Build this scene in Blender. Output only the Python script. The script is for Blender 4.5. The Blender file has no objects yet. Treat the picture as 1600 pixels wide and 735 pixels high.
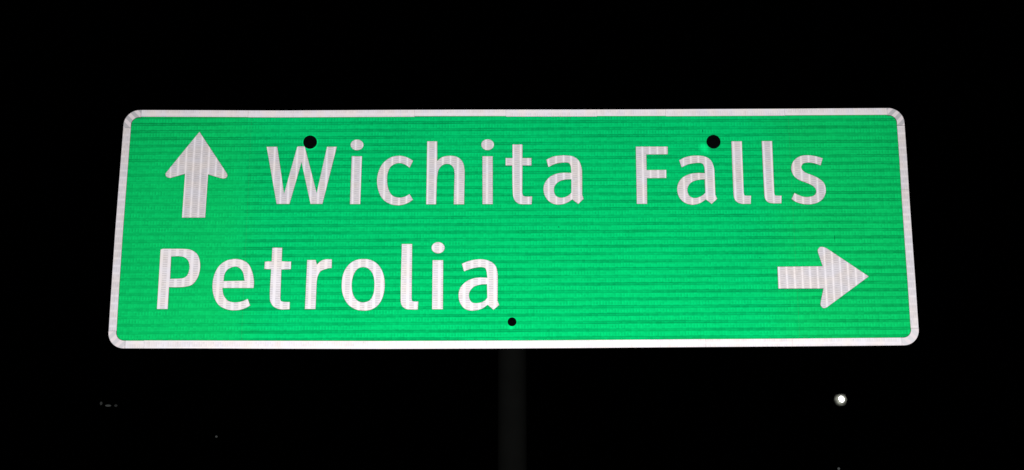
import bpy, bmesh, math, random
from mathutils import Matrix, Vector
from mathutils.geometry import tessellate_polygon

random.seed(7)
S = bpy.context.scene
C = S.collection

# ---------------------------------------------------------------- camera
SIGN_Z = 2.40                                   # height of the centre of the sign
cam_d = bpy.data.cameras.new('camera')
cam_d.sensor_width = 36.0
cam_d.lens = 2200 / 1600 * 36.0
cam_d.clip_end = 2000
cam_d.clip_start = 0.05
cam = bpy.data.objects.new('camera', cam_d)
C.objects.link(cam)
CAM = Vector((0.01177, -3.39538, SIGN_Z - 0.87648))
rot = (Matrix.Rotation(0.00440, 3, 'Z') @ Matrix.Rotation(0.24591, 3, 'X') @ Matrix.Rotation(0.00159, 3, 'Y')
       @ Matrix.Rotation(math.radians(90), 3, 'X'))
cam.matrix_world = Matrix.Translation(CAM) @ rot.to_4x4()
S.camera = cam

# ---------------------------------------------------------------- night sky
w = bpy.data.worlds.new('World')
S.world = w
w.use_nodes = True
bg = w.node_tree.nodes['Background']
bg.inputs['Color'].default_value = (0.25, 0.35, 0.5, 1)
bg.inputs['Strength'].default_value = 0.0002

# ---------------------------------------------------------------- the lamp that lights the sign (a car headlamp just off the camera)
def spot(name, loc, target, power, size_deg, blend, radius, col=(1, 1, 1)):
    d = bpy.data.lights.new(name, 'SPOT')
    d.energy = power
    d.spot_size = math.radians(size_deg)
    d.spot_blend = blend
    d.shadow_soft_size = radius
    d.color = col
    o = bpy.data.objects.new(name, d)
    C.objects.link(o)
    o.location = loc
    o.rotation_euler = (Vector(target) - Vector(loc)).to_track_quat('-Z', 'Y').to_euler()
    return o
spot('headlamp', (0.03, -2.50, SIGN_Z - 1.20), (0.03, 0, SIGN_Z - 0.12), 70, 94, 1.0, 0.06, (1.0, 0.965, 0.985))

S.view_settings.view_transform = 'Standard'
S.view_settings.look = 'None'
S.view_settings.exposure = 0
S.view_settings.gamma = 1
S.view_settings.use_curve_mapping = False
S.render.engine = 'CYCLES'

# ---------------------------------------------------------------- helpers: objects
def tag(o, label=None, cat=None, group=None, kind=None):
    if label: o['label'] = label
    if cat: o['category'] = cat
    if group: o['group'] = group
    if kind: o['kind'] = kind
    return o

def empty(name, loc):
    o = bpy.data.objects.new(name, None)
    o.empty_display_size = 0.2
    C.objects.link(o)
    o.location = loc
    return o

def link_mesh(name, bm, mat, parent=None, centre=True, smooth=False):
    bmesh.ops.recalc_face_normals(bm, faces=bm.faces)
    c = Vector((0, 0, 0))
    if centre and bm.verts:
        for v in bm.verts: c += v.co
        c /= len(bm.verts)
        for v in bm.verts: v.co -= c
    me = bpy.data.meshes.new(name)
    bm.to_mesh(me)
    bm.free()
    if smooth:
        for p in me.polygons: p.use_smooth = True
    for m in (mat if isinstance(mat, tuple) else (mat,)): me.materials.append(m)
    o = bpy.data.objects.new(name, me)
    C.objects.link(o)
    o.location = c
    o.parent = parent
    return o

def smooth_contour(pts, n=6):
    """closed outline: 2-tuples are corners, 3-tuples lie on a curve (Catmull-Rom through them)"""
    P = [Vector(p[:2]) for p in pts]
    F = [len(p) > 2 for p in pts]
    N = len(P)
    out = []
    for i in range(N):
        j = (i + 1) % N
        out.append(P[i])
        if not (F[i] or F[j]): continue
        p1, p2 = P[i], P[j]
        p0 = P[i - 1] if F[i] else p1 + (p1 - p2)
        p3 = P[(j + 1) % N] if F[j] else p2 + (p2 - p1)
        L = (p2 - p1).length
        m1 = (p2 - p0).normalized() * L if F[i] else (p2 - p1)
        m2 = (p3 - p1).normalized() * L if F[j] else (p2 - p1)
        for k in range(1, n):
            t = k / n
            out.append((2*t**3 - 3*t*t + 1) * p1 + (t**3 - 2*t*t + t) * m1 + (-2*t**3 + 3*t*t) * p2 + (t**3 - t*t) * m2)
    return out

def grow(loop, k):
    """move an outline outwards (away from its inside when it runs counter-clockwise) by k"""
    out = []
    n = len(loop)
    for i in range(n):
        d1 = (loop[i] - loop[i - 1]); d2 = (loop[(i + 1) % n] - loop[i])
        if d1.length < 1e-9: d1 = d2
        if d2.length < 1e-9: d2 = d1
        n1 = Vector((d1.y, -d1.x)).normalized(); n2 = Vector((d2.y, -d2.x)).normalized()
        m = n1 + n2
        if m.length < 0.3: m = n1
        m.normalize()
        out.append(loop[i] + m * (k / max(0.5, m.dot(n1))))
    return out

def slab(bm, contours, y_front, y_back, mm=0.001, back=False, rim=0.0):
    """flat piece with holes standing in the XZ plane, its face looking at -Y; contours in millimetres;
    rim: how far the cut edge slopes out towards the back (those faces take the second material)"""
    tris = tessellate_polygon([[Vector((p[0], p[1], 0)) for p in c] for c in contours])
    F, B = [], []
    for q, c in enumerate(contours):
        loop = [Vector((p[0], p[1])) for p in c]
        area = sum(a.x * b.y - b.x * a.y for a, b in zip(loop, loop[1:] + loop[:1]))
        base = grow(loop, rim * (1 if area > 0 else -1) * (1 if q == 0 else -1)) if rim else loop
        F += [bm.verts.new((p.x * mm, y_front, p.y * mm)) for p in loop]
        B += [bm.verts.new((p.x * mm, y_back, p.y * mm)) for p in base]
    for t in tris:
        try:
            bm.faces.new([F[i] for i in t])
            if back: bm.faces.new([B[i] for i in reversed(t)])
        except ValueError: pass
    k = 0
    for c in contours:
        n = len(c)
        for i in range(n):
            a, b = k + i, k + (i + 1) % n
            try: bm.faces.new((F[a], F[b], B[b], B[a])).material_index = 1 if rim else 0
            except ValueError: pass
        k += n

def clip_x(poly, x0, x1):
    """cut an outline (list of (x, z)) to x0..x1"""
    for sgn, lim in ((1, x0), (-1, -x1)):
        out = []
        for i in range(len(poly)):
            a, b = poly[i - 1], poly[i]
            da, db = sgn * a[0] - lim, sgn * b[0] - lim
            if (da >= 0) != (db >= 0):
                t = da / (da - db)
                out.append((a[0] + t * (b[0] - a[0]), a[1] + t * (b[1] - a[1])))
            if db >= 0: out.append(b)
        poly = out
    return poly

def lathe(bm, prof, axis='Z', origin=(0, 0, 0), n=24):
    """revolve (radius, height) pairs"""
    rings = []
    for r, h in prof:
        ring = []
        for k in range(n):
            a = 2 * math.pi * k / n
            x, y, z = r * math.cos(a), r * math.sin(a), h
            if axis == 'Y': x, y, z = x, -h, y
            if axis == 'X': x, y, z = h, x, y
            ring.append(bm.verts.new((origin[0] + x, origin[1] + y, origin[2] + z)))
        rings.append(ring)
    for a, b in zip(rings, rings[1:]):
        for k in range(n):
            bm.faces.new((a[k], a[(k + 1) % n], b[(k + 1) % n], b[k]))
    bm.faces.new(rings[0]); bm.faces.new(rings[-1])

def tube(bm, pts, r, n=12):
    rings = []
    for i, p in enumerate(pts):
        p = Vector(p)
        d = (Vector(pts[min(i + 1, len(pts) - 1)]) - Vector(pts[max(i - 1, 0)])).normalized()
        q = d.to_track_quat('Z', 'Y')
        rr = r[i] if isinstance(r, (list, tuple)) else r
        rings.append([bm.verts.new(p + q @ Vector((rr * math.cos(2 * math.pi * k / n), rr * math.sin(2 * math.pi * k / n), 0))) for k in range(n)])
    for a, b in zip(rings, rings[1:]):
        for k in range(n):
            bm.faces.new((a[k], a[(k + 1) % n], b[(k + 1) % n], b[k]))
    bm.faces.new(rings[0]); bm.faces.new(rings[-1])

# ---------------------------------------------------------------- helpers: materials
class Nodes:
    def __init__(self, name):
        self.m = bpy.data.materials.new(name)
        self.m.use_nodes = True
        self.t = self.m.node_tree
        self.t.nodes.clear()
        self.out = self.t.nodes.new('ShaderNodeOutputMaterial')
    def new(self, kind, **kw):
        n = self.t.nodes.new(kind)
        for k, v in kw.items(): setattr(n, k, v)
        return n
    def put(self, sock, v):
        if isinstance(v, bpy.types.NodeSocket): self.t.links.new(v, sock)
        else: sock.default_value = v
    def m_(self, op, a, b=0.0, c=0.0):
        n = self.new('ShaderNodeMath', operation=op)
        for i, v in enumerate((a, b, c)): self.put(n.inputs[i], v)
        return n.outputs[0]
    def add(self, a, b): return self.m_('ADD', a, b)
    def sub(self, a, b): return self.m_('SUBTRACT', a, b)
    def mul(self, a, b): return self.m_('MULTIPLY', a, b)
    def fract(self, a): return self.m_('FRACT', a)
    def step(self, v, e0, e1):                      # smooth 0..1 between e0 and e1 (either order)
        n = self.new('ShaderNodeMapRange', interpolation_type='SMOOTHSTEP')
        self.put(n.inputs['Value'], v)
        if e0 < e1: lo, hi, a, b = e0, e1, 0.0, 1.0
        else: lo, hi, a, b = e1, e0, 1.0, 0.0
        n.inputs['From Min'].default_value = lo; n.inputs['From Max'].default_value = hi
        n.inputs['To Min'].default_value = a; n.inputs['To Max'].default_value = b
        return n.outputs['Result']
    def vec(self, x, y, z=0.0):
        n = self.new('ShaderNodeCombineXYZ')
        for i, v in enumerate((x, y, z)): self.put(n.inputs[i], v)
        return n.outputs[0]
    def noise(self, vec, scale, detail=2.0):
        n = self.new('ShaderNodeTexNoise')
        self.put(n.inputs['Vector'], vec)
        n.inputs['Scale'].default_value = scale
        n.inputs['Detail'].default_value = detail
        return n.outputs['Fac']
    def cells(self, u, v, su, sv):                  # one random value for every prism cell
        n = self.new('ShaderNodeTexWhiteNoise', noise_dimensions='2D')
        self.put(n.inputs['Vector'], self.vec(self.m_('FLOOR', self.mul(u, 1 / su)), self.m_('FLOOR', self.mul(v, 1 / sv))))
        return self.sub(n.outputs['Value'], 0.5)
    def scale_col(self, col, f):
        n = self.new('ShaderNodeVectorMath', operation='SCALE')
        n.inputs[0].default_value = col
        self.put(n.inputs['Scale'], f)
        return n.outputs[0]
    def mix_col(self, f, a, b):
        n = self.new('ShaderNodeMix', data_type='RGBA')
        self.put(n.inputs['Factor'], f)
        self.put(n.inputs[6], a); self.put(n.inputs[7], b)
        return n.outputs[2]
    def retro(self, colour):
        """microprism sheeting: light goes back towards where it came from, in a lobe about the incoming direction,
        plus a weak diffuse part"""
        g = self.new('ShaderNodeBsdfAnisotropic', distribution='GGX')
        self.put(g.inputs['Color'], colour)
        g.inputs['Roughness'].default_value = 0.36
        geo = self.new('ShaderNodeNewGeometry')
        self.t.links.new(geo.outputs['Incoming'], g.inputs['Normal'])
        d = self.new('ShaderNodeBsdfDiffuse')
        self.put(d.inputs['Color'], colour)
        mx = self.new('ShaderNodeMixShader')
        mx.inputs[0].default_value = 0.12
        self.t.links.new(g.outputs[0], mx.inputs[1])
        self.t.links.new(d.outputs[0], mx.inputs[2])
        self.t.links.new(mx.outputs[0], self.out.inputs['Surface'])

def plain(name, col, rough=0.6, metal=0.0, spec=0.3, grain=0.0, gscale=40):
    N = Nodes(name)
    p = N.new('ShaderNodeBsdfPrincipled')
    if grain:
        tc = N.new('ShaderNodeTexCoord')
        f = N.noise(tc.outputs['Object'], gscale, 4)
        N.put(p.inputs['Base Color'], N.scale_col(col[:3], N.add(1 - grain, N.mul(f, 2 * grain))))
    else:
        p.inputs['Base Color'].default_value = (*col[:3], 1)
    p.inputs['Roughness'].default_value = rough
    p.inputs['Metallic'].default_value = metal
    p.inputs['Specular IOR Level'].default_value = spec
    N.t.links.new(p.outputs[0], N.out.inputs['Surface'])
    return N.m

def glow(name, col, strength, grain=0.0, gscale=3.0):
    N = Nodes(name)
    e = N.new('ShaderNodeEmission')
    e.inputs['Color'].default_value = (*col, 1)
    if grain:
        tc = N.new('ShaderNodeTexCoord')
        f = N.step(N.noise(tc.outputs['Object'], gscale, 3), 0.35, 0.7)
        N.put(e.inputs['Strength'], N.mul(N.add(1 - grain, N.mul(f, 2 * grain)), strength))
    else:
        e.inputs['Strength'].default_value = strength
    N.t.links.new(e.outputs[0], N.out.inputs['Surface'])
    return N.m

# ---------------------------------------------------------------- the ground
def ground():
    bm = bmesh.new()
    bmesh.ops.create_grid(bm, x_segments=8, y_segments=8, size=400)
    o = link_mesh('ground', bm, plain('dry_grass', (0.06, 0.06, 0.04), 0.95, grain=0.5, gscale=3), centre=False)
    tag(o, 'dark unlit ground the sign post stands on', kind='structure')
ground()

# ---------------------------------------------------------------- the road sign
sign = empty('road_sign', (0, 0, SIGN_Z))
tag(sign, 'green reflective road sign with white lettering, arrows and border on a dark round post', 'road sign')

def sign_coords(N, random_shift=False, angle=0.0):
    """millimetres on the face of the sign: u to the right, w up"""
    tc = N.new('ShaderNodeTexCoord', object=sign)
    sp = N.new('ShaderNodeSeparateXYZ')
    N.t.links.new(tc.outputs['Object'], sp.inputs[0])
    u, v = N.mul(sp.outputs['X'], 1000.0), N.mul(sp.outputs['Z'], 1000.0)
    if angle:
        c, s = math.cos(angle), math.sin(angle)
        u, v = N.add(N.mul(u, c), N.mul(v, s)), N.sub(N.mul(v, c), N.mul(u, s))
    if random_shift:
        oi = N.new('ShaderNodeObjectInfo')
        u = N.add(u, N.mul(oi.outputs['Random'], 19.0))
    return u, v

def green_sheeting():
    N = Nodes('green_prismatic_sheeting')
    u, v = sign_coords(N)
    P = 19.15
    wob = N.mul(N.sub(N.noise(N.vec(N.mul(u, 0.006), N.mul(v, 0.02)), 1.0, 2), 0.5), 3.0)
    row = N.add(N.add(v, N.mul(u, -0.004)), wob)
    ph = N.m_('MODULO', N.add(row, 1000.0 * P + 0.5 * P - 137.0), P)
    d = N.m_('ABSOLUTE', N.sub(ph, 0.5 * P))                       # mm from the middle of the seal line
    line = N.step(d, 4.7, 3.2)
    split = N.mul(N.step(d, 1.7, 0.4), N.add(0.6, N.mul(N.step(v, -100.0, 160.0), 0.4)))     # each is a double line
    beads = N.add(0.62, N.mul(N.m_('SINE', N.mul(u, 2 * math.pi / 7.4)), 0.22))
    line = N.sub(line, N.mul(split, beads))
    # the leftmost sheet's seal lines are fainter towards the bottom, everywhere a little uneven
    left = N.mul(N.step(u, -668.0, -676.0), N.step(v, 250.0, 90.0))
    patch = N.noise(N.vec(N.mul(u, 0.0042), N.mul(v, 0.05)), 1.0, 2)
    strength = N.mul(N.sub(1.0, N.mul(left, 0.50)), N.add(0.46, N.mul(N.step(patch, 0.32, 0.66), 0.46)))
    line = N.mul(line, strength)
    # prism columns
    jit = N.noise(N.vec(N.mul(u, 0.02), N.mul(v, 0.052)), 1.0, 2)
    cu = N.mul(N.m_('SINE', N.mul(u, 2 * math.pi / 7.4)), N.add(0.25, N.step(jit, 0.38, 0.66)))
    cells = N.mul(cu, N.mul(N.sub(1.0, N.step(d, 6.0, 4.0)), 0.10))
    rows = N.noise(N.vec(N.mul(u, 0.004), N.mul(v, 0.45)), 1.0, 2)
    big = N.noise(N.vec(N.mul(u, 0.004), N.mul(v, 0.006)), 1.0, 3)
    f = N.add(1.0, cells)
    f = N.add(f, N.mul(N.sub(rows, 0.5), 0.24))
    f = N.add(f, N.mul(N.sub(big, 0.5), 0.18))
    fine = N.noise(N.vec(u, v), 0.35, 2)
    f = N.add(f, N.mul(N.sub(fine, 0.5), 0.14))
    f = N.mul(f, N.sub(1.0, N.mul(line, 0.44)))
    f = N.add(f, N.mul(N.cells(u, row, 7.4, 4.79), 0.16))
    # short bright dashes where a row of prisms is pressed flat
    dash = N.noise(N.vec(N.mul(u, 0.03), N.mul(v, 0.7)), 1.0, 1)
    f = N.add(f, N.mul(N.step(dash, 0.72, 0.80), 0.22))
    # highlights on the creases round the bolts, painted as brighter colour
    def dent_highlight(x, z, r0, r1, g):
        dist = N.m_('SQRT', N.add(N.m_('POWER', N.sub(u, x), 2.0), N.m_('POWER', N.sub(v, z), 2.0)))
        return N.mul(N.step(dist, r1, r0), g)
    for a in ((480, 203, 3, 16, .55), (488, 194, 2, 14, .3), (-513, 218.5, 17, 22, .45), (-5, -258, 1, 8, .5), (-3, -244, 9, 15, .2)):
        f = N.add(f, dent_highlight(*a))
    # scratch and specks
    for x, z, rx, rz in ((797.5, -33, 0.9, 6.5), (113, -4, 1.8, 1.8), (-360, 117, 1.8, 2.2), (610, -84, 1.5, 1.5), (480, 246, 1.2, 4)):
        q = N.add(N.m_('POWER', N.mul(N.sub(u, x), 1 / rx), 2.0), N.m_('POWER', N.mul(N.sub(v, z), 1 / rz), 2.0))
        f = N.mul(f, N.sub(1.0, N.mul(N.step(q, 1.4, 0.6), 0.6)))
    f = N.m_('MAXIMUM', f, 0.05)
    # hue: the flatter rows lean a little bluer
    side = N.m_('MAXIMUM', N.step(u, -560.0, -760.0), N.step(u, 560.0, 760.0))       # less blue towards both ends
    hue = N.m_('MINIMUM', N.m_('MAXIMUM', N.add(N.sub(0.75, N.mul(side, 0.75)), N.sub(rows, 0.5)), 0.0), 1.0)
    col = N.mix_col(hue, (0.0028, 0.50, 0.117, 1), (0.0005, 0.50, 0.140, 1))
    sc = N.new('ShaderNodeVectorMath', operation='SCALE')
    N.t.links.new(col, sc.inputs[0]); N.t.links.new(f, sc.inputs['Scale'])
    N.retro(sc.outputs[0])
    return N.m

def white_sheeting(name, angle=0.0, gain=1.0, line=0.34, dashes=0.14, shift=True, wide=1.0):
    N = Nodes(name)
    u, v = sign_coords(N, shift, angle)
    P = 18.9
    wob = N.mul(N.sub(N.noise(N.vec(N.mul(u, 0.01), N.mul(v, 0.006)), 1.0, 2), 0.5), 3.0)
    ph = N.m_('MODULO', N.add(N.add(u, wob), 1000 * P), P)
    d = N.m_('ABSOLUTE', N.sub(ph, 0.5 * P))
    bright = N.step(d, 2.3 * wide, 1.0 * wide)
    # dotted seal line
    dots = N.add(0.7, N.mul(N.m_('SINE', N.mul(v, 2 * math.pi / 5.8)), 0.3))
    dash = N.mul(N.step(d, 3.0, 5.0), N.step(N.m_('SINE', N.mul(v, 2 * math.pi / 5.8)), -0.1, 0.6))
    patch = N.noise(N.vec(N.mul(u, 0.02), N.mul(v, 0.02)), 1.0, 2)
    f = N.add(0.79, N.mul(N.mul(bright, dots), line))
    f = N.sub(f, N.mul(dash, dashes))
    f = N.add(f, N.mul(N.sub(patch, 0.5), 0.18))
    fine = N.noise(N.vec(u, v), 0.5, 2)
    f = N.add(f, N.mul(N.sub(fine, 0.5), 0.10))
    f = N.add(f, N.mul(N.cells(u, v, 6.3, 5.8), 0.08))
    speck = N.step(N.noise(N.vec(N.mul(u, 0.16), N.mul(v, 0.16)), 1.0, 3), 0.70, 0.78)
    f = N.mul(f, N.sub(1.0, N.mul(speck, 0.30)))                     # grime and nicks
    f = N.m_('MINIMUM', N.mul(f, gain), 1.0)
    hue = N.step(N.noise(N.vec(N.mul(u, 0.02), N.mul(v, 0.03)), 1.0, 2), 0.3, 0.7)  # iridescent tint of the prisms, put into the colour as noise
    col = N.mix_col(hue, (0.735, 0.725, 0.76, 1), (0.77, 0.725, 0.70, 1))
    sc = N.new('ShaderNodeVectorMath', operation='SCALE')
    N.t.links.new(col, sc.inputs[0]); N.t.links.new(f, sc.inputs['Scale'])
    N.retro(sc.outputs[0])
    return N.m

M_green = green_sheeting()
M_letter = white_sheeting('white_letter_sheeting')
M_letter_b = white_sheeting('white_letter_sheeting_brighter', gain=1.16, line=0.24, dashes=0.17, wide=1.6)  # second line of letters, a brighter white
M_strip_h = white_sheeting('white_border_sheeting', math.pi / 2, 1.22, 0.12, 0.05)
M_strip_v = white_sheeting('white_side_border_sheeting', math.pi / 2, 1.10, 0.10, 0.06)
def corner_stripes(name, ang, contrast=0.24):
    """a short length of sheeting bent round the corner: broad dull and bright stripes across it"""
    N = Nodes(name)
    u, v = sign_coords(N, True, ang)
    st = N.step(N.m_('SINE', N.mul(v, 2 * math.pi / 18.0)), -0.25, 0.35)
    fine = N.noise(N.vec(u, v), 0.3, 2)
    f = N.add(0.92 - contrast, N.add(N.mul(st, contrast), N.mul(N.sub(fine, 0.5), 0.12)))
    col = N.mix_col(st, (0.74, 0.735, 0.75, 1), (0.77, 0.715, 0.725, 1))
    sc = N.new('ShaderNodeVectorMath', operation='SCALE')
    N.t.links.new(col, sc.inputs[0]); N.t.links.new(f, sc.inputs['Scale'])
    N.retro(sc.outputs[0])
    return N.m
M_corner_a = corner_stripes('white_corner_sheeting', math.radians(-45), 0.30)
M_corner_b = corner_stripes('white_corner_sheeting_turned', math.radians(45), 0.30)
M_corner_c = corner_stripes('white_corner_sheeting_plain', math.radians(-45), 0.08)
M_corner_d = corner_stripes('white_corner_sheeting_faint', math.radians(45), 0.15)
M_edge = plain('cut_sheeting_edge', (0.12, 0.11, 0.11), 0.9, grain=0.3)
M_alu = plain('brushed_aluminium', (0.35, 0.35, 0.34), 0.55, 0.6, grain=0.2)
M_post = plain('galvanised_steel', (0.014, 0.015, 0.0135), 0.9, 0.0, 0.03, grain=0.25, gscale=14)
M_bolt = plain('black_washer', (0.010, 0.012, 0.012), 0.85, 0.0, 0.05, grain=0.3, gscale=300)

# the outline of the plate, slightly wavy as the old aluminium is
R = 38.0
def arc(cx, cz, a0, a1, r, n=10):
    return [(cx + r * math.cos(math.radians(a0 + (a1 - a0) * k / n)), cz + r * math.sin(math.radians(a0 + (a1 - a0) * k / n))) for k in range(n + 1)]
TOP = [(-948, 306.3), (-860, 305.8), (-768, 305.2), (-676, 304.4), (-589, 303.9), (-442, 304.2), (-296, 304.7), (-84, 304.7), (120, 304.2), (323, 303.9), (648, 304.6), (953, 305.5)]
RIGHT = [(991.5, 266), (991.5, 176), (990.3, 60), (990.0, -50), (990.0, -150), (989.6, -225), (989.5, -265)]
BOT = [(950, -304.5), (682, -306.3), (480, -307.3), (308, -308.2), (150, -309.2), (-4, -309.9), (-316, -310.3), (-550, -309.3), (-784, -308), (-951, -307.4)]
LEFT = [(-990.8, -268), (-991.2, -220), (-991.7, -120), (-991.7, -10), (-990.9, 90), (-990.0, 182), (-989.3, 266)]
C_TL = arc(-949.5, 266.3, 180, 90, 39.8)
C_TR = arc(952, 266, 90, 0, 39.5)
C_BR = arc(950, -265, 0, -90, 39.5)
C_BL = arc(-951, -267.6, -90, -180, 39.9)
OUT = TOP[1:-1] + C_TR + RIGHT[1:-1] + C_BR + BOT[1:-1] + C_BL + LEFT[1:-1] + C_TL

Y_PLATE, Y_SHEET, Y_FRONT = 0.0, -0.0006, -0.0014
bm = bmesh.new()
slab(bm, [OUT], Y_PLATE, 0.003, back=True)
link_mesh('sign_plate', bm, M_alu, sign)

inset = [(x * 0.9985, z * 0.995) for x, z in OUT]
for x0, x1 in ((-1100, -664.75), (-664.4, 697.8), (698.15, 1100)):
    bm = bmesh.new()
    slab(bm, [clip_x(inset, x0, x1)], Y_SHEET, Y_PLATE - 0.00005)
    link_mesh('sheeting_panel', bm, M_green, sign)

# border: strips butted end to end and a bent piece at every corner
BW = 19.0
def offset_strip(pts, nx, nz, w0=0.0, w1=BW):
    return [(x + nx * w0, z + nz * w0) for x, z in pts] + [(x + nx * w1, z + nz * w1) for x, z in reversed(pts)]
def resample(line, a, b, ax):
    """the part of an edge line between the two values of its running coordinate"""
    L = sorted(line, key=lambda p: p[ax])
    def at(t):
        for p, q in zip(L, L[1:]):
            if p[ax] <= t <= q[ax]:
                k = (t - p[ax]) / (q[ax] - p[ax])
                return (p[0] + k * (q[0] - p[0]), p[1] + k * (q[1] - p[1]))
        return L[0] if t < L[0][ax] else L[-1]
    return [at(a)] + [p for p in L if a + 1 < p[ax] < b - 1] + [at(b)]
def strip(pts, nx, nz, mat, w1=BW, label=None):
    bm = bmesh.new()
    slab(bm, [offset_strip(pts, nx, nz, 0.5, w1)], Y_FRONT, Y_SHEET - 0.00005, rim=0.5)
    o = link_mesh('border_strip', bm, (mat, M_edge), sign)
    if label: o['label'] = label
    return o
G = 0.15
for a, b, wd in ((-946, -673.5, 18.2), (-673.5, -250, 18.8), (-250, -18, 17.6), (-18, 213, 19.0), (213, 387.5, 17.8), (387.5, 690, 18.8), (690, 949, 18.2)):
    strip(resample(TOP, a + G, b - G, 0), 0, -1, M_strip_h, wd)
for a, b, wd in ((-948, -902, 19.2), (-902, -3.6, 19.8), (-3.6, 469, 19.6), (469, 680, 19.4), (680, 946, 19.4)):
    strip(resample(BOT, a + G, b - G, 0), 0, 1, M_strip_h, wd)
for a, b in ((-264, 258),):
    strip(resample(LEFT, a + G, b - G, 1), 1, 0, M_strip_v, 19.5)
for a, b in ((-262, 90), (90, 258)):
    strip(resample(RIGHT, a + G, b - G, 1), -1, 0, M_strip_v, 19.5)
def corner(cx, cz, a0, a1, r, ext0, ext1, mat):
    o_ = arc(cx, cz, a0, a1, r - 0.5, 12)
    i_ = arc(cx, cz, a0, a1, r - 19.2, 12)
    def push(p, e): return (p[0] + e[0], p[1] + e[1])
    outer = [push(o_[0], ext0)] + o_ + [push(o_[-1], ext1)]
    inner = [push(i_[0], ext0)] + i_ + [push(i_[-1], ext1)]
    bm = bmesh.new()
    slab(bm, [outer + inner[::-1]], Y_FRONT - 0.0003, Y_SHEET - 0.00005, rim=1.0)
    link_mesh('border_corner', bm, (mat, M_edge), sign)
corner(-949.5, 266.3, 180, 90, 39.8, (0, -8), (3, 0), M_corner_a)
corner(952, 266, 90, 0, 39.5, (-3, 0), (0, -7.5), M_corner_b)
corner(950, -265, 0, -90, 39.5, (0, 2.6), (-4, 0), M_corner_c)
corner(-951, -267.6, -90, -180, 39.9, (2.6, 0), (0, 3.2), M_corner_d)

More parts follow.
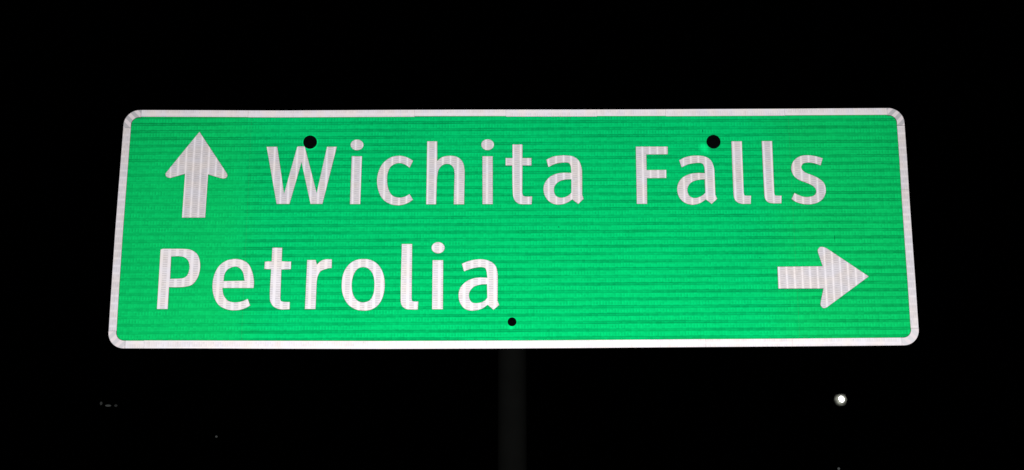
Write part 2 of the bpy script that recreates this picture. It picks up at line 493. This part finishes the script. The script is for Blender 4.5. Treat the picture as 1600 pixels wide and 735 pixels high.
# ---------------------------------------------------------------- the lettering and the arrows (outlines in millimetres on the sign's face)
GLYPHS=[
 ('W',[[[-622.8,206.9],[-596.1,206.9],[-574.2,83.3],[-545.6,206.2],[-543.5,207.5],[-526.8,207.5],[-492.5,85],[-470,206.5],[-445.7,206.4],[-477.2,57],[-506.8,57.1],[-533.3,166.4],[-559.6,57.2],[-591.8,57.3]]]),
 ('i',[[[-406.9,181.2],[-381.3,181.1],[-382.7,56.2],[-408.1,56.3]],[[-378.3,211.2,1],[-379.8,205.1,1],[-384.1,200.2,1],[-390.5,197.5,1],[-397.7,197.5,1],[-404.2,200.2,1],[-408.8,205.1,1],[-410.6,211.3,1],[-409.1,217.4,1],[-404.8,222.3,1],[-398.4,225,1],[-391.2,225,1],[-384.7,222.2,1],[-380.1,217.3,1]]]),
 ('c',[[[-252.2,169.1],[-268.4,178.3,1],[-286.9,182.2,1],[-309.2,177.5,1],[-328.7,161.1,1],[-339.2,137.8,1],[-341.6,114.6,1],[-337.7,91.4,1],[-326.8,69.6,1],[-308.2,56.5,1],[-285.9,52.7,1],[-265.1,58,1],[-250.8,67.2],[-259.7,81.6],[-273.2,74.3,1],[-287.6,72.7,1],[-302.1,77.7,1],[-311.5,91.3,1],[-316.4,113.1,1],[-315.5,136.4,1],[-308.8,152.8,1],[-297.1,161,1],[-283.9,162.9,1],[-270.7,158.2,1],[-260.8,150.7]]]),
 ('h',[[[-217.1,220.1],[-192,220],[-191.4,168.1],[-179.1,178,1],[-160.7,181.8,1],[-140.9,178.4,1],[-127.6,166,1],[-122.8,148.1,1],[-122.1,128.9],[-122.9,54.9],[-148.5,55],[-147.1,134.5],[-149.3,148.2,1],[-156.5,157.8,1],[-167.1,160.6,1],[-178.9,156.5,1],[-187.9,144.2,1],[-191.4,123.7],[-193,55.1],[-217.5,55.2]]]),
 ('i',[[[-77.3,180.2],[-51.7,180.1],[-51.3,55.2],[-76.6,55.3]],[[-48.6,210.7,1],[-50.2,204.5,1],[-54.6,199.5,1],[-60.9,196.7,1],[-68,196.8,1],[-74.3,199.6,1],[-78.7,204.6,1],[-80.3,210.8,1],[-78.8,217.1,1],[-74.4,222.1,1],[-68,224.8,1],[-61,224.8,1],[-54.6,222,1],[-50.2,217,1]]]),
 ('t',[[[-1.4,211.1],[23.5,211],[23.3,175.2],[46,175.1],[45.9,155.8],[23.3,155.9],[22.5,84.9],[25.1,76.7,1],[31.6,74.5,1],[47.3,74.5],[45.9,54.4],[23.7,54.5],[13.3,56.4,1],[4.1,64.6,1],[-0.5,79.5,1],[-2.2,156],[-18.8,156],[-18.8,175.3],[-1.4,175.2]]]),
 ('a',[[[83.7,170.9],[102.2,179.1,1],[127.2,182,1],[150.9,178.9,1],[165.2,167.9,1],[172.3,147.2,1],[173.1,128.1],[172.5,79],[175.7,68.1],[162.5,55.2],[147.5,66.9],[133.8,58,1],[115.4,53.4,1],[97.2,57,1],[82.9,69.8,1],[76,90.2,1],[79.3,109.2,1],[92.5,125.6,1],[111,134.3,1],[129.4,136.4,1],[146.4,135.8],[145.3,152.8],[141.5,161.1,1],[132.3,163.3,1],[121.8,162.8,1],[106,159.8,1],[88.8,151.6]],[[146.2,119.4],[129.2,118.4,1],[114.7,113.2,1],[104.1,102.3,1],[102.2,88.7,1],[106.5,76.5,1],[116.9,71.6,1],[128.7,72.3,1],[139.2,77.7,1],[145.8,84.5]]]),
 ('F',[[[309.9,204.6],[390.1,204.4],[389.5,184.2],[335.5,183.9],[335.3,142.6],[384.7,143],[384.1,122],[335.3,121.6],[334.4,54.9],[308.9,55]]]),
 ('a',[[[418.1,168.5],[435.5,176.7,1],[460.6,180.4,1],[484.2,177.3,1],[498.3,166.9,1],[504.9,146.2,1],[505.5,127.1],[505.6,78],[509.6,67.2],[495.6,54.2],[481.6,65.9],[466.9,56.5,1],[449,52.2,1],[430.4,56.6,1],[416.4,69.6,1],[411,89.2,1],[414.2,108.2,1],[425.9,123.2,1],[444.6,132.2,1],[464.3,134.6,1],[481.4,134],[481.1,149.1],[477,158.7,1],[467.9,161.4,1],[456,160.7,1],[440.2,157.4,1],[423.4,149.8]],[[480.8,118.1],[463.7,116.8,1],[447.8,110.9,1],[438.3,100,1],[436.1,87.7,1],[440.9,75,1],[451.2,69.5,1],[463.5,71.1,1],[474.2,76.8,1],[480.9,83]]]),
 ('l',[[[551.4,217.7],[577.5,217.6],[576.7,83.3],[578.5,76.5,1],[584.2,75.1,1],[594.6,75.1],[592.9,53.9],[571.5,54],[561.2,57.5,1],[553.7,65.7,1],[551.4,79.3,1]]]),
 ('l',[[[627.9,218],[654,218],[653,83],[654.7,76.2,1],[659.9,74.9,1],[670.9,74.8],[669.4,55.1],[648.5,55.1],[636.9,58.1,1],[630,66.8,1],[628.3,80.4,1]]]),
 ('s',[[[779.1,172.3],[761.7,177.9,1],[740.8,180.4,1],[721,177.2,1],[705.3,164.9,1],[698.9,147,1],[702.8,129.2,1],[715.2,116.9,1],[733.2,109.2,1],[748.5,101.8,1],[757.1,92.3,1],[757.9,82.7,1],[751,74.6,1],[737.7,71.4,1],[723.4,72.5,1],[711.9,77.4,1],[703.5,81.5],[695.7,66.1],[707,58.5,1],[722.4,53.6,1],[740.6,52.4,1],[760.4,57,1],[775.5,69.1,1],[782.3,88.1,1],[778.9,107.2,1],[766.5,119.5,1],[751.2,127.7,1],[734.5,134.6,1],[725.8,142.8,1],[724.3,151.1,1],[730.5,159.3,1],[743.8,161.4,1],[758.1,159.2,1],[772.8,153.7]]]),
 ('P',[[[-875.3,-59.6],[-870.2,-57.5],[-820.8,-57.6],[-799.9,-60.6,1],[-783.7,-71.8,1],[-776.3,-90.5,1],[-775.2,-111.7,1],[-780.5,-132.8,1],[-792.6,-148.6,1],[-810.3,-153.8,1],[-825.8,-155.1],[-849,-155],[-849.2,-209.6],[-875.4,-209.5]],[[-848.3,-77],[-830.2,-76.2],[-817.1,-78.4,1],[-806.3,-86.4,1],[-801.7,-98.3,1],[-801.5,-111.6,1],[-805.5,-124.8,1],[-814.1,-131.7,1],[-827,-133.5],[-847.6,-134]]]),
 ('e',[[[-640.2,-157.4],[-640.1,-141.1,1],[-645.3,-117.3,1],[-656.5,-96.1,1],[-673.8,-86.2,1],[-690.7,-84,1],[-710,-88,1],[-727.5,-101.2,1],[-738.1,-122.4,1],[-741.9,-148.7,1],[-738,-175,1],[-725.3,-198.7,1],[-706.7,-209.7,1],[-684.7,-213.4,1],[-663.1,-209.8,1],[-646.7,-201.5],[-653.4,-185],[-669,-191.5,1],[-685.7,-193.5,1],[-701.3,-189.6,1],[-712.1,-177.7,1],[-716.1,-164.6,1],[-717,-157.2]],[[-715.2,-140.1],[-713.5,-122.4,1],[-706.3,-110.5,1],[-691.1,-103.4,1],[-678.1,-106.1,1],[-668.5,-117.2,1],[-663.1,-139.2]]]),
 ('t',[[[-597.8,-55.5],[-573.6,-55.6],[-573.6,-90.2],[-550.2,-91.1],[-550.3,-110.1],[-573.6,-110.9],[-573.4,-183.3],[-571.6,-189.9,1],[-564.5,-192.5,1],[-549.8,-193.1],[-549.7,-210.9],[-567.7,-211.6],[-580.6,-208.9,1],[-592.5,-200.3,1],[-598.8,-184.6,1],[-598.7,-110.3],[-615.5,-109.4],[-615,-90.9],[-598.2,-90.1]]]),
 ('r',[[[-510.2,-87.2],[-489.5,-87.2],[-486,-99.2],[-476.5,-89.9,1],[-463.7,-85.4,1],[-449.4,-85.5],[-449.3,-107.2],[-459.1,-108.5],[-475.7,-115.1,1],[-483,-128.3,1],[-485.2,-141.5],[-486,-210.5],[-511.7,-210.4]]]),
 ('o',[[[-371.1,-84.9,1],[-351.6,-88.1,1],[-333.2,-100.9,1],[-321.1,-123.4,1],[-317.2,-149.8,1],[-320,-176.1,1],[-331.1,-199.6,1],[-348.8,-212.1,1],[-369.3,-214.7,1],[-388.6,-211,1],[-406.9,-198.1,1],[-419.1,-175.8,1],[-423.2,-149.6,1],[-419.3,-120.5,1],[-407,-99.4,1],[-390.5,-88,1]],[[-371.4,-105.3,1],[-358.9,-108.8,1],[-348.3,-120.7,1],[-343.3,-136.6,1],[-342.4,-155,1],[-344.5,-173.4,1],[-353.2,-189.1,1],[-368.5,-194.3,1],[-382.7,-190.4,1],[-393.3,-177.2,1],[-398.2,-157.5,1],[-397.5,-136.4,1],[-392.2,-119.3,1],[-383.5,-108.7,1]]]),
 ('l',[[[-276.6,-47],[-251.2,-47.1],[-250.3,-184.1],[-248.4,-191.2,1],[-243.3,-192.5,1],[-233.8,-192.6],[-234.7,-212.4],[-250.7,-212.4],[-263.5,-210.8,1],[-273.9,-202.4,1],[-277,-186.7,1]]]),
 ('i',[[[-199.6,-88.5],[-173.7,-88.6],[-173.2,-211.8],[-199.4,-211.7]],[[-170.4,-56.7,1],[-171.9,-62.8,1],[-176.3,-67.7,1],[-182.7,-70.4,1],[-189.9,-70.4,1],[-196.4,-67.6,1],[-200.9,-62.7,1],[-202.6,-56.6,1],[-201,-50.5,1],[-196.6,-45.5,1],[-190.2,-42.8,1],[-183,-42.8,1],[-176.6,-45.6,1],[-172,-50.5,1]]]),
 ('a',[[[-127.1,-97.5],[-109,-90.4,1],[-81.9,-86.2,1],[-58.6,-91,1],[-44.3,-103,1],[-39.4,-118.9,1],[-38.6,-137.4],[-39.1,-191.2],[-35.2,-201.7],[-48.8,-213.4],[-63.4,-200.8],[-76.2,-210.2,1],[-99.3,-215.4,1],[-117.3,-211.9,1],[-130.2,-197.5,1],[-134.7,-176.6,1],[-130.5,-158.2,1],[-117.7,-143.8,1],[-99.7,-135.1,1],[-81.7,-132.5,1],[-64.1,-133.3],[-65.7,-118.8],[-68.9,-109.6,1],[-77.9,-106.1,1],[-89.5,-106.9,1],[-105,-110.3,1],[-121.8,-116.6]],[[-64.9,-149.2],[-81.6,-150.4,1],[-97,-155.7,1],[-107.3,-167.5,1],[-109.2,-180.6,1],[-103.3,-193.7,1],[-93,-197.1,1],[-78.9,-195,1],[-69.9,-190.4,1],[-64,-183.3]]]),
 ('up',[[[-795,247.2],[-721.5,138.9],[-718.5,131,1],[-722.8,124.9,1],[-731.6,124.2,1],[-767.4,135],[-769.1,22.5],[-826.9,22.6],[-825.3,136.5],[-861.6,125.7],[-870.6,128.1,1],[-874.6,135.3,1],[-871.4,142.1,1]]]),
 ('right',[[[875.6,-132.2],[768.4,-209.3],[760.1,-211.3,1],[754,-205.3,1],[754,-197,1],[762.8,-162.2],[651.9,-162.1],[652.4,-107.3],[763.8,-106.3],[754.4,-71.8],[754.3,-63.8,1],[760.9,-57.2,1],[768.6,-57.7,1],[776.2,-60.7]]]),
]
for ch, contours in GLYPHS:
    cs = [smooth_contour(c) for c in contours]
    lower = len(ch) == 1 and contours[0][0][1] < 30          # second line of the lettering
    sheet = M_letter_b if lower else M_letter
    bm = bmesh.new()
    if ch == 'i':
        slab(bm, cs[:1], Y_FRONT, Y_SHEET - 0.00005, rim=0.6)
        o = link_mesh('letter', bm, (sheet, M_edge), sign)
        o['label'] = 'white lower case letter i'
        bm = bmesh.new()
        slab(bm, cs[1:], Y_FRONT, Y_SHEET - 0.00005, rim=0.6)
        dot = link_mesh('dot', bm, (sheet, M_edge), o)
        dot.location = dot.location - o.location
    else:
        slab(bm, cs, Y_FRONT, Y_SHEET - 0.00005, rim=0.6)
        o = link_mesh('arrow' if len(ch) > 1 else 'letter', bm, (sheet, M_edge), sign)
        if ch == 'up': o['label'] = 'white arrow pointing up'
        elif ch == 'right': o['label'] = 'white arrow pointing right'
        else: o['label'] = 'white %s letter %s' % ('capital' if ch.isupper() else 'lower case', ch)

# bolts with dark washers
for x, z, r in ((-513.2, 218.5, 17.6), (505.9, 216.4, 17.9), (-3.4, -244.0, 10.9)):
    bm = bmesh.new()
    rr = r * 0.001
    lathe(bm, [(rr * 0.97, 0.0), (rr, 0.0006), (rr * 0.98, 0.0016), (rr * 0.9, 0.0022), (rr * 0.55, 0.0024)], 'Y', (x * 0.001, Y_FRONT - 0.0002, z * 0.001), 32)
    b = link_mesh('bolt', bm, M_bolt, sign)
    bm = bmesh.new()
    hr = rr * 0.5
    lathe(bm, [(hr, 0.0024), (hr, 0.005), (hr * 0.85, 0.0058), (hr * 0.3, 0.006)], 'Y', (x * 0.001, Y_FRONT - 0.0002, z * 0.001), 6)
    h = link_mesh('bolt_head', bm, M_bolt, b)
    h.location = h.location - b.location

# the round post behind the plate, its foot in the ground
bm = bmesh.new()
lathe(bm, [(0.0355, -SIGN_Z - 0.05), (0.0355, 0.2), (0.034, 0.203)], 'Z', (-0.0035, 0.041, 0), 32)
link_mesh('post', bm, M_post, sign, smooth=False)
bpy.data.objects['post'].data.polygons.foreach_set('use_smooth', [len(p.vertices) == 4 for p in bpy.data.objects['post'].data.polygons])

# ---------------------------------------------------------------- lights far off in the dark
def far(dx, dz, dist): return CAM + Vector((dx * dist, dist, dz * dist))
M_dark = plain('dark_painted_steel', (0.02, 0.02, 0.02), 0.8, 0, 0.1)

def street_lamp():
    p = far(0.2296, 0.1301, 60)
    t = empty('street_lamp', (p.x, p.y + 1.6, 0))
    tag(t, 'bright white street lamp shining far off in the dark to the right below the sign', 'street lamp')
    L = Vector((0, -1.6, p.z))                       # the lamp itself, from the foot of its mast
    bm = bmesh.new(); tube(bm, [(0, 0, 0), (0, 0, L.z * 0.5), (0, 0, L.z + 0.5)], [0.1, 0.08, 0.06])
    link_mesh('mast', bm, M_dark, t, centre=False)
    bm = bmesh.new(); tube(bm, [(0, 0, L.z + 0.45), (0, -0.5, L.z + 0.52), (0, -1.2, L.z + 0.42)], 0.03)
    link_mesh('arm', bm, M_dark, t, centre=False)
    bm = bmesh.new(); lathe(bm, [(0.10, 0.42), (0.16, 0.36), (0.2, 0.22), (0.20, 0.2)], 'Z', L, 20)
    h = link_mesh('housing', bm, M_dark, t, centre=False)
    # lens bloom round the lamp, added as an uneven glowing shell, and the burning core
    bm = bmesh.new()
    bmesh.ops.create_icosphere(bm, subdivisions=3, radius=0.30)
    for v in bm.verts:
        n = v.co.normalized()
        v.co *= 1 + 0.10 * math.sin(4.1 * n.x + 2.3 * n.z + 1) + 0.07 * math.sin(7 * n.z - 5 * n.x)
        v.co.y *= 0.5
        v.co += L + Vector((-0.006, 0.16, -0.004))
    N = Nodes('lamp_bloom')
    tc = N.new('ShaderNodeTexCoord')
    ln = N.new('ShaderNodeVectorMath', operation='LENGTH')
    N.t.links.new(tc.outputs['Object'], ln.inputs[0])
    e = N.new('ShaderNodeEmission')
    e.inputs['Color'].default_value = (0.97, 1.0, 0.84, 1)
    mott = N.add(0.35, N.noise(tc.outputs['Object'], 9.0, 3))
    N.put(e.inputs['Strength'], N.mul(N.m_('POWER', N.step(ln.outputs['Value'], 0.33, 0.08), 1.6), N.mul(mott, 0.95)))
    N.t.links.new(e.outputs[0], N.out.inputs['Surface'])
    link_mesh('bloom_shell', bm, N.m, t, smooth=True)
    bm = bmesh.new()
    bmesh.ops.create_uvsphere(bm, u_segments=20, v_segments=12, radius=1)
    for v in bm.verts: v.co = L + Vector((v.co.x * 0.115 + 0.02 * v.co.z * -1, v.co.y * 0.12, v.co.z * 0.135))
    link_mesh('bulb', bm, glow('burning_lamp', (1.0, 1.0, 0.97), 4.0), t, smooth=True)
street_lamp()

def far_light(name, dx, dz, dist, w_px, h_px, strength, label, group=None):
    """a small dim lamp on a thin pole"""
    p = far(dx, dz, dist)
    k = dist / 2200
    t = empty(name, (p.x, p.y + 0.4, 0))
    tag(t, label, 'light', group)
    bm = bmesh.new(); tube(bm, [(0, 0, 0), (0, 0, p.z)], 0.03, 8)
    link_mesh('pole', bm, M_dark, t, centre=False)
    bm = bmesh.new()
    bmesh.ops.create_uvsphere(bm, u_segments=14, v_segments=8, radius=1)
    for v in bm.verts: v.co = Vector((v.co.x * w_px * k / 2, -0.4 + v.co.y * 0.03, p.z + v.co.z * h_px * k / 2))
    link_mesh('lens', bm, glow('dim_lens', (0.95, 1, 0.97), strength * 0.8), t, smooth=True)
    bm = bmesh.new()
    bmesh.ops.create_cube(bm, size=1)
    for v in bm.verts: v.co = Vector((v.co.x * w_px * k * 0.9, -0.17 + v.co.y * 0.4, p.z + v.co.z * h_px * k * 0.9))
    bmesh.ops.bevel(bm, geom=bm.edges[:], offset=0.01, segments=1)
    link_mesh('housing', bm, M_dark, t)
far_light('distant_light', -0.2971, 0.1282, 60, 4.0, 5.5, 0.030, 'tiny dim upright glint, leftmost of the three faint lights at the lower left', 'faint lights in the dark')
far_light('distant_light', -0.2920, 0.1266, 60, 9.5, 3.2, 0.050, 'dim flat dash of light between two fainter glints at the lower left', 'faint lights in the dark')
far_light('distant_light', -0.2865, 0.1266, 60, 5.0, 3.8, 0.023, 'tiny dim glint just right of the flat dash of light', 'faint lights in the dark')
far_light('distant_light', -0.2138, 0.1045, 60, 3.6, 3.2, 0.055, 'single tiny grey point of light under the left half of the sign', 'faint lights in the dark')
far_light('distant_light', 0.2248, 0.0812, 60, 4.0, 4.0, 0.070, 'tiny grey point of light at the bottom edge beneath the bright street lamp', 'faint lights in the dark')
